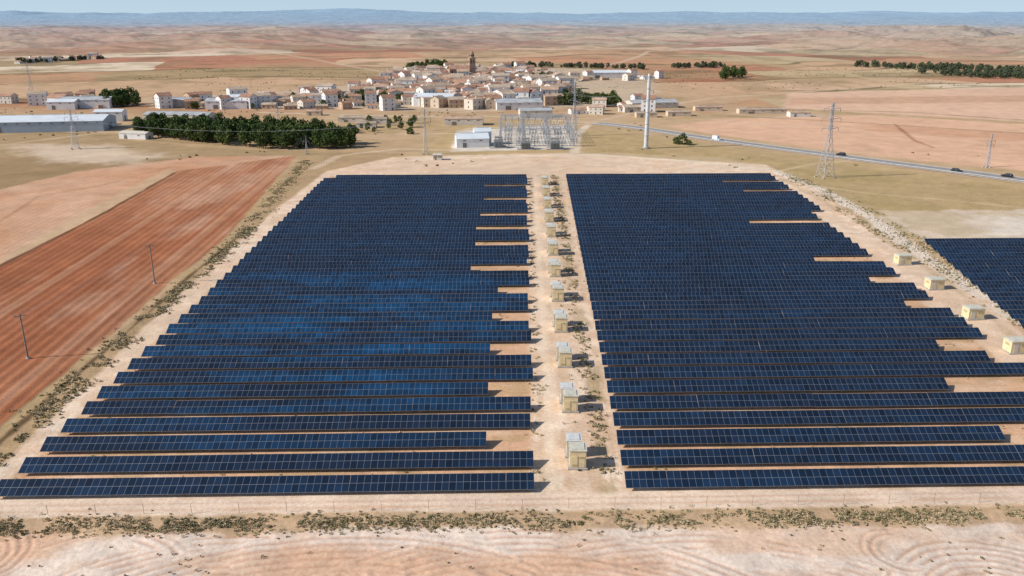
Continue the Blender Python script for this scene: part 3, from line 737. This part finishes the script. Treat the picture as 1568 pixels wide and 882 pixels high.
shed(262,164,26,14,5,1.5,M_creamwall,M_greyroof,.1);shed(345,167,30,16,5.5,1.8,M_white,M_greyroof,.1);shed(372,160,26,14,5.5,1.5,M_creamwall,M_metalroof,.1)
shed(270,186,44,14,4,1.4,M_creamwall,M_greyroof,-.1)
shed(205,213,17,7,3,.8,M_white,M_creamwall,-.25,'farm_hut')
shed(928,120,46,22,6,2,M_white,M_metalroof,.15);shed(1000,166,36,18,4.0,1.6,M_creamwall,M_greyroof,.2);shed(975,172,20,10,3.5,1.2,M_creamwall,TERR[3],.2)
shed(665,163,30,18,7,1.8,M_white,M_metalroof,-.1);shed(793,168,34,20,5,2,M_white,M_greyroof,.15);shed(830,150,30,20,7,2,M_creamwall,TERR[2],.1)
shed(820,180,22,12,4.5,1.3,M_creamwall,M_greyroof,.1);shed(710,192,24,10,4,1.2,M_creamwall,TERR[1],0)
for a,b_,w in((541,187,20),(575,189,14),(480,177,10),(1168,174,34),(1225,179,14),(1085,170,20),(560,196,12),(990,180,14),(1040,178,16)):
    shed(a,b_,w,7,2.8,.7,WALL[random.choice([1,5,4])],TERR[random.choice([1,3])],.05,'farm_shed')
shed(722,226,17,10,4.5,2.2,M_white,M_metalroof,.15,'control_building')
shed(738,222,9,8,7,1.5,M_white,M_metalroof,.15,'control_building')
shed(670,245,4.2,3,2.4,.3,M_creamwall,M_creamwall,0,'guard_hut')
mb=MB();br=TERR[0];bw=mat('church_brick',(.54,.37,.26),.9,0,.25,.4)
mb.box((0,0,11),(6.5,6.5,22.5),bw);mb.box((0,0,14.3),(7.1,7.1,.5),bw);mb.box((0,0,22.4),(7.1,7.1,.5),bw);mb.cyl((0,0,22.6),(0,0,27),2.5,2.2,bw,8);mb.cyl((0,0,27),(0,0,30),2.6,.1,br,8)
for s in(-1,1):
    for q in(-1.4,1.4):
        mb.box((q,s*3.27,18.4),(1.2,.1,3),M_dark);mb.box((s*3.27,q,18.4),(.1,1.2,3),M_dark)
for t in range(8):mb.box((2.35*math.cos(t*.785+.39),2.35*math.sin(t*.785+.39),24.8),(.3,.9,2.0),M_dark,t*.785+.39)
mb.hexa([(-26,-7,-.3),(-3.4,-7,-.3),(-3.4,7,-.3),(-26,7,-.3),(-26,-7,11),(-3.4,-7,11),(-3.4,7,11),(-26,7,11)],bw)
for s in(-1,1):mb.hexa([(-26.4,s*7.5,10.9),(-3.5,s*7.5,10.9),(-3.5,0,14.4),(-26.4,0,14.4),(-26.4,s*7.5,11.2),(-3.5,s*7.5,11.2),(-3.5,0,14.7),(-26.4,0,14.7)],br)
for q in range(4):mb.box((-23+q*5.4,-7.04,7.5),(1.3,.1,2.8),M_dark)
mb.obj('church',(chx,chy,0),.25)
# ---------------------------------------------------------------- highway
hp_=[(905,188),(960,193),(1000,199),(1090,213),(1200,228),(1330,245),(1470,263),(1568,276),(1750,300)]
pts=[Vector((*G(*p),0)) for p in hp_]
def resample(p,n=80):
    seg=[0]
    for a,b_ in zip(p[:-1],p[1:]):seg.append(seg[-1]+(b_-a).length)
    t=np.linspace(0,seg[-1],n);k=np.ones(9)/9
    x=np.interp(t,seg,[q.x for q in p]);y=np.interp(t,seg,[q.y for q in p])
    xs=np.convolve(np.pad(x,4,'edge'),k,'valid');ys_=np.convolve(np.pad(y,4,'edge'),k,'valid')
    return [Vector((a,b_,0)) for a,b_ in zip(xs,ys_)]
hw_=resample(pts)
def ribbon(mb,p,o0,o1,z,m_,dash=0):
    for i in range(len(p)-1):
        if dash and i%2:continue
        d0=(p[min(i+1,len(p)-1)]-p[max(i-1,0)]).normalized();d1=(p[min(i+2,len(p)-1)]-p[i]).normalized()
        n0=Vector((-d0.y,d0.x,0));n1=Vector((-d1.y,d1.x,0));zz=Vector((0,0,z))
        mb.face([p[i]+n0*o0+zz,p[i]+n0*o1+zz,p[i+1]+n1*o1+zz,p[i+1]+n1*o0+zz][::-1],m_)
mb=MB();M_sh=mat('gravel_shoulder',(.60,.50,.39),.95,0,.2,.5)
ribbon(mb,hw_,-7.0,7.0,.10,M_sh);ribbon(mb,hw_,-4.4,4.4,.13,M_asph);ribbon(mb,hw_,-4.0,-3.85,.14,M_line);ribbon(mb,hw_,3.85,4.0,.14,M_line);ribbon(mb,hw_,-.1,.1,.14,M_line,1)
for i in range(len(hw_)-1):
    d=(hw_[i+1]-hw_[i]).normalized();n_=Vector((-d.y,d.x,0))
    for s in(-1,):
        a=hw_[i]+n_*5.4*s;b_=hw_[i+1]+n_*5.4*s
        mb.hexa([a+Vector((0,0,.5)),b_+Vector((0,0,.5)),b_+n_*.06+Vector((0,0,.5)),a+n_*.06+Vector((0,0,.5)),a+Vector((0,0,.75)),b_+Vector((0,0,.75)),b_+n_*.06+Vector((0,0,.75)),a+n_*.06+Vector((0,0,.75))],M_lattice)
        mb.bar(a,a+Vector((0,0,.7)),.1,M_steel)
mb.obj('highway')
def car_mesh(cm,L_=4.4,W=1.8,van=False):
    mb=MB();hh=1.45 if not van else 2.4
    lo=[(-L_/2,.3),(L_/2,.3),(L_/2,.75),(L_*.28,.95),(-L_*.46,1.0),(-L_/2,.85)]
    k=len(lo)
    for s in(-1,1):
        f=[(x,s*W/2,z) for x,z in lo];mb.face(f if s<0 else f[::-1],cm)
    for i in range(k):
        a,b_=lo[i],lo[(i+1)%k];mb.face([(b_[0],-W/2,b_[1]),(a[0],-W/2,a[1]),(a[0],W/2,a[1]),(b_[0],W/2,b_[1])],cm)
    w=W/2-.15;t0,t1=(-L_*.4,L_*.08) if not van else(-L_*.46,L_*.2)
    mb.hexa([(-L_*.45,-W/2+.04,.97),(L_*.24,-W/2+.04,.93),(L_*.24,W/2-.04,.93),(-L_*.45,W/2-.04,.97),(t0,-w,hh),(t1,-w,hh),(t1,w,hh),(t0,w,hh)],M_glassc if not van else cm)
    mb.box(((t0+t1)/2,0,hh+.03),(t1-t0,2*w,.06),cm)
    for x in(-L_*.3,L_*.3):
        for s in(-1,1):mb.cyl((x,s*(W/2-.18),.32),(x,s*(W/2+.02),.32),.32,.32,M_tyre,10)
    mb.box((L_/2,.6,.65),(.06,.35,.15),M_line);mb.box((L_/2,-.6,.65),(.06,.35,.15),M_line)
    return mb.mesh('car')
cars=[car_mesh(mat('car_paint_dark',(.03,.03,.035),.3)),car_mesh(mat('car_paint_white',(.7,.7,.7),.3)),car_mesh(mat('van_paint_white',(.7,.7,.7),.3),5.2,2.0,True)]
def place_car(px,py,ci,s,nm):
    g=Vector((*G(px,py),0));i_=min(range(len(hw_)-1),key=lambda k:(hw_[k]-g).length)
    d=(hw_[i_+1]-hw_[i_]);n_=Vector((-d.y,d.x,0)).normalized()
    p=hw_[i_]+n_*(-2.1*s);put(cars[ci],nm,(p.x,p.y,.14),math.atan2(d.y,d.x)+(0 if s>0 else math.pi),1.0)
place_car(1098,215,2,1,'delivery_van');place_car(1285,239,0,-1,'car');place_car(1475,263,0,1,'car');place_car(1534,271,0,-1,'car')
# ---------------------------------------------------------------- light, world, camera
el=math.radians(35);hd=Vector((1,.22,0)).normalized()
d=Vector((hd.x*math.cos(el),hd.y*math.cos(el),-math.sin(el)))
sl=bpy.data.lights.new('sun','SUN');sl.energy=4.8;sl.angle=math.radians(.5);sl.color=(1,.95,.88)
so=bpy.data.objects.new('sun',sl);so.rotation_euler=d.to_track_quat('-Z','Y').to_euler();scene.collection.objects.link(so)
w=bpy.data.worlds.new('World');scene.world=w;w.use_nodes=True;nt=w.node_tree;bg=nt.nodes['Background'];sk=nt.nodes.new('ShaderNodeTexSky')
sk.sky_type='NISHITA';sk.sun_disc=False;sk.sun_elevation=el;sk.sun_rotation=math.atan2(-hd.x,-hd.y);sk.altitude=300;sk.air_density=1.0;sk.dust_density=.8;sk.ozone_density=2.0
tc=nt.nodes.new('ShaderNodeTexCoord');va=nt.nodes.new('ShaderNodeVectorMath');va.operation='ADD';va.inputs[1].default_value=(0,0,.15);vnm=nt.nodes.new('ShaderNodeVectorMath');vnm.operation='NORMALIZE'
nt.links.new(tc.outputs['Generated'],va.inputs[0]);nt.links.new(va.outputs[0],vnm.inputs[0]);nt.links.new(vnm.outputs[0],sk.inputs[0])
sep=nt.nodes.new('ShaderNodeSeparateXYZ');nt.links.new(tc.outputs['Generated'],sep.inputs[0])
hzr=nt.nodes.new('ShaderNodeMapRange');hzr.inputs[1].default_value=0;hzr.inputs[2].default_value=.22;hzr.inputs[3].default_value=.75;hzr.inputs[4].default_value=0;nt.links.new(sep.outputs['Z'],hzr.inputs[0])
mxw=nt.nodes.new('ShaderNodeMix');mxw.data_type='RGBA';mxw.inputs[7].default_value=(4.9,6.1,6.9,1)
nt.links.new(hzr.outputs[0],mxw.inputs[0]);nt.links.new(sk.outputs[0],mxw.inputs[6]);nt.links.new(mxw.outputs[2],bg.inputs[0]);bg.inputs[1].default_value=.12
cam=bpy.data.cameras.new('camera');cam.lens=F/1568*36;cam.sensor_width=36;cam.clip_end=150000;cam.clip_start=1
co=bpy.data.objects.new('camera',cam);co.location=(0,0,H);co.rotation_euler=(math.pi/2-PITCH,0,0);scene.collection.objects.link(co);scene.camera=co
scene.view_settings.view_transform='Standard';scene.view_settings.look='None';scene.view_settings.exposure=0
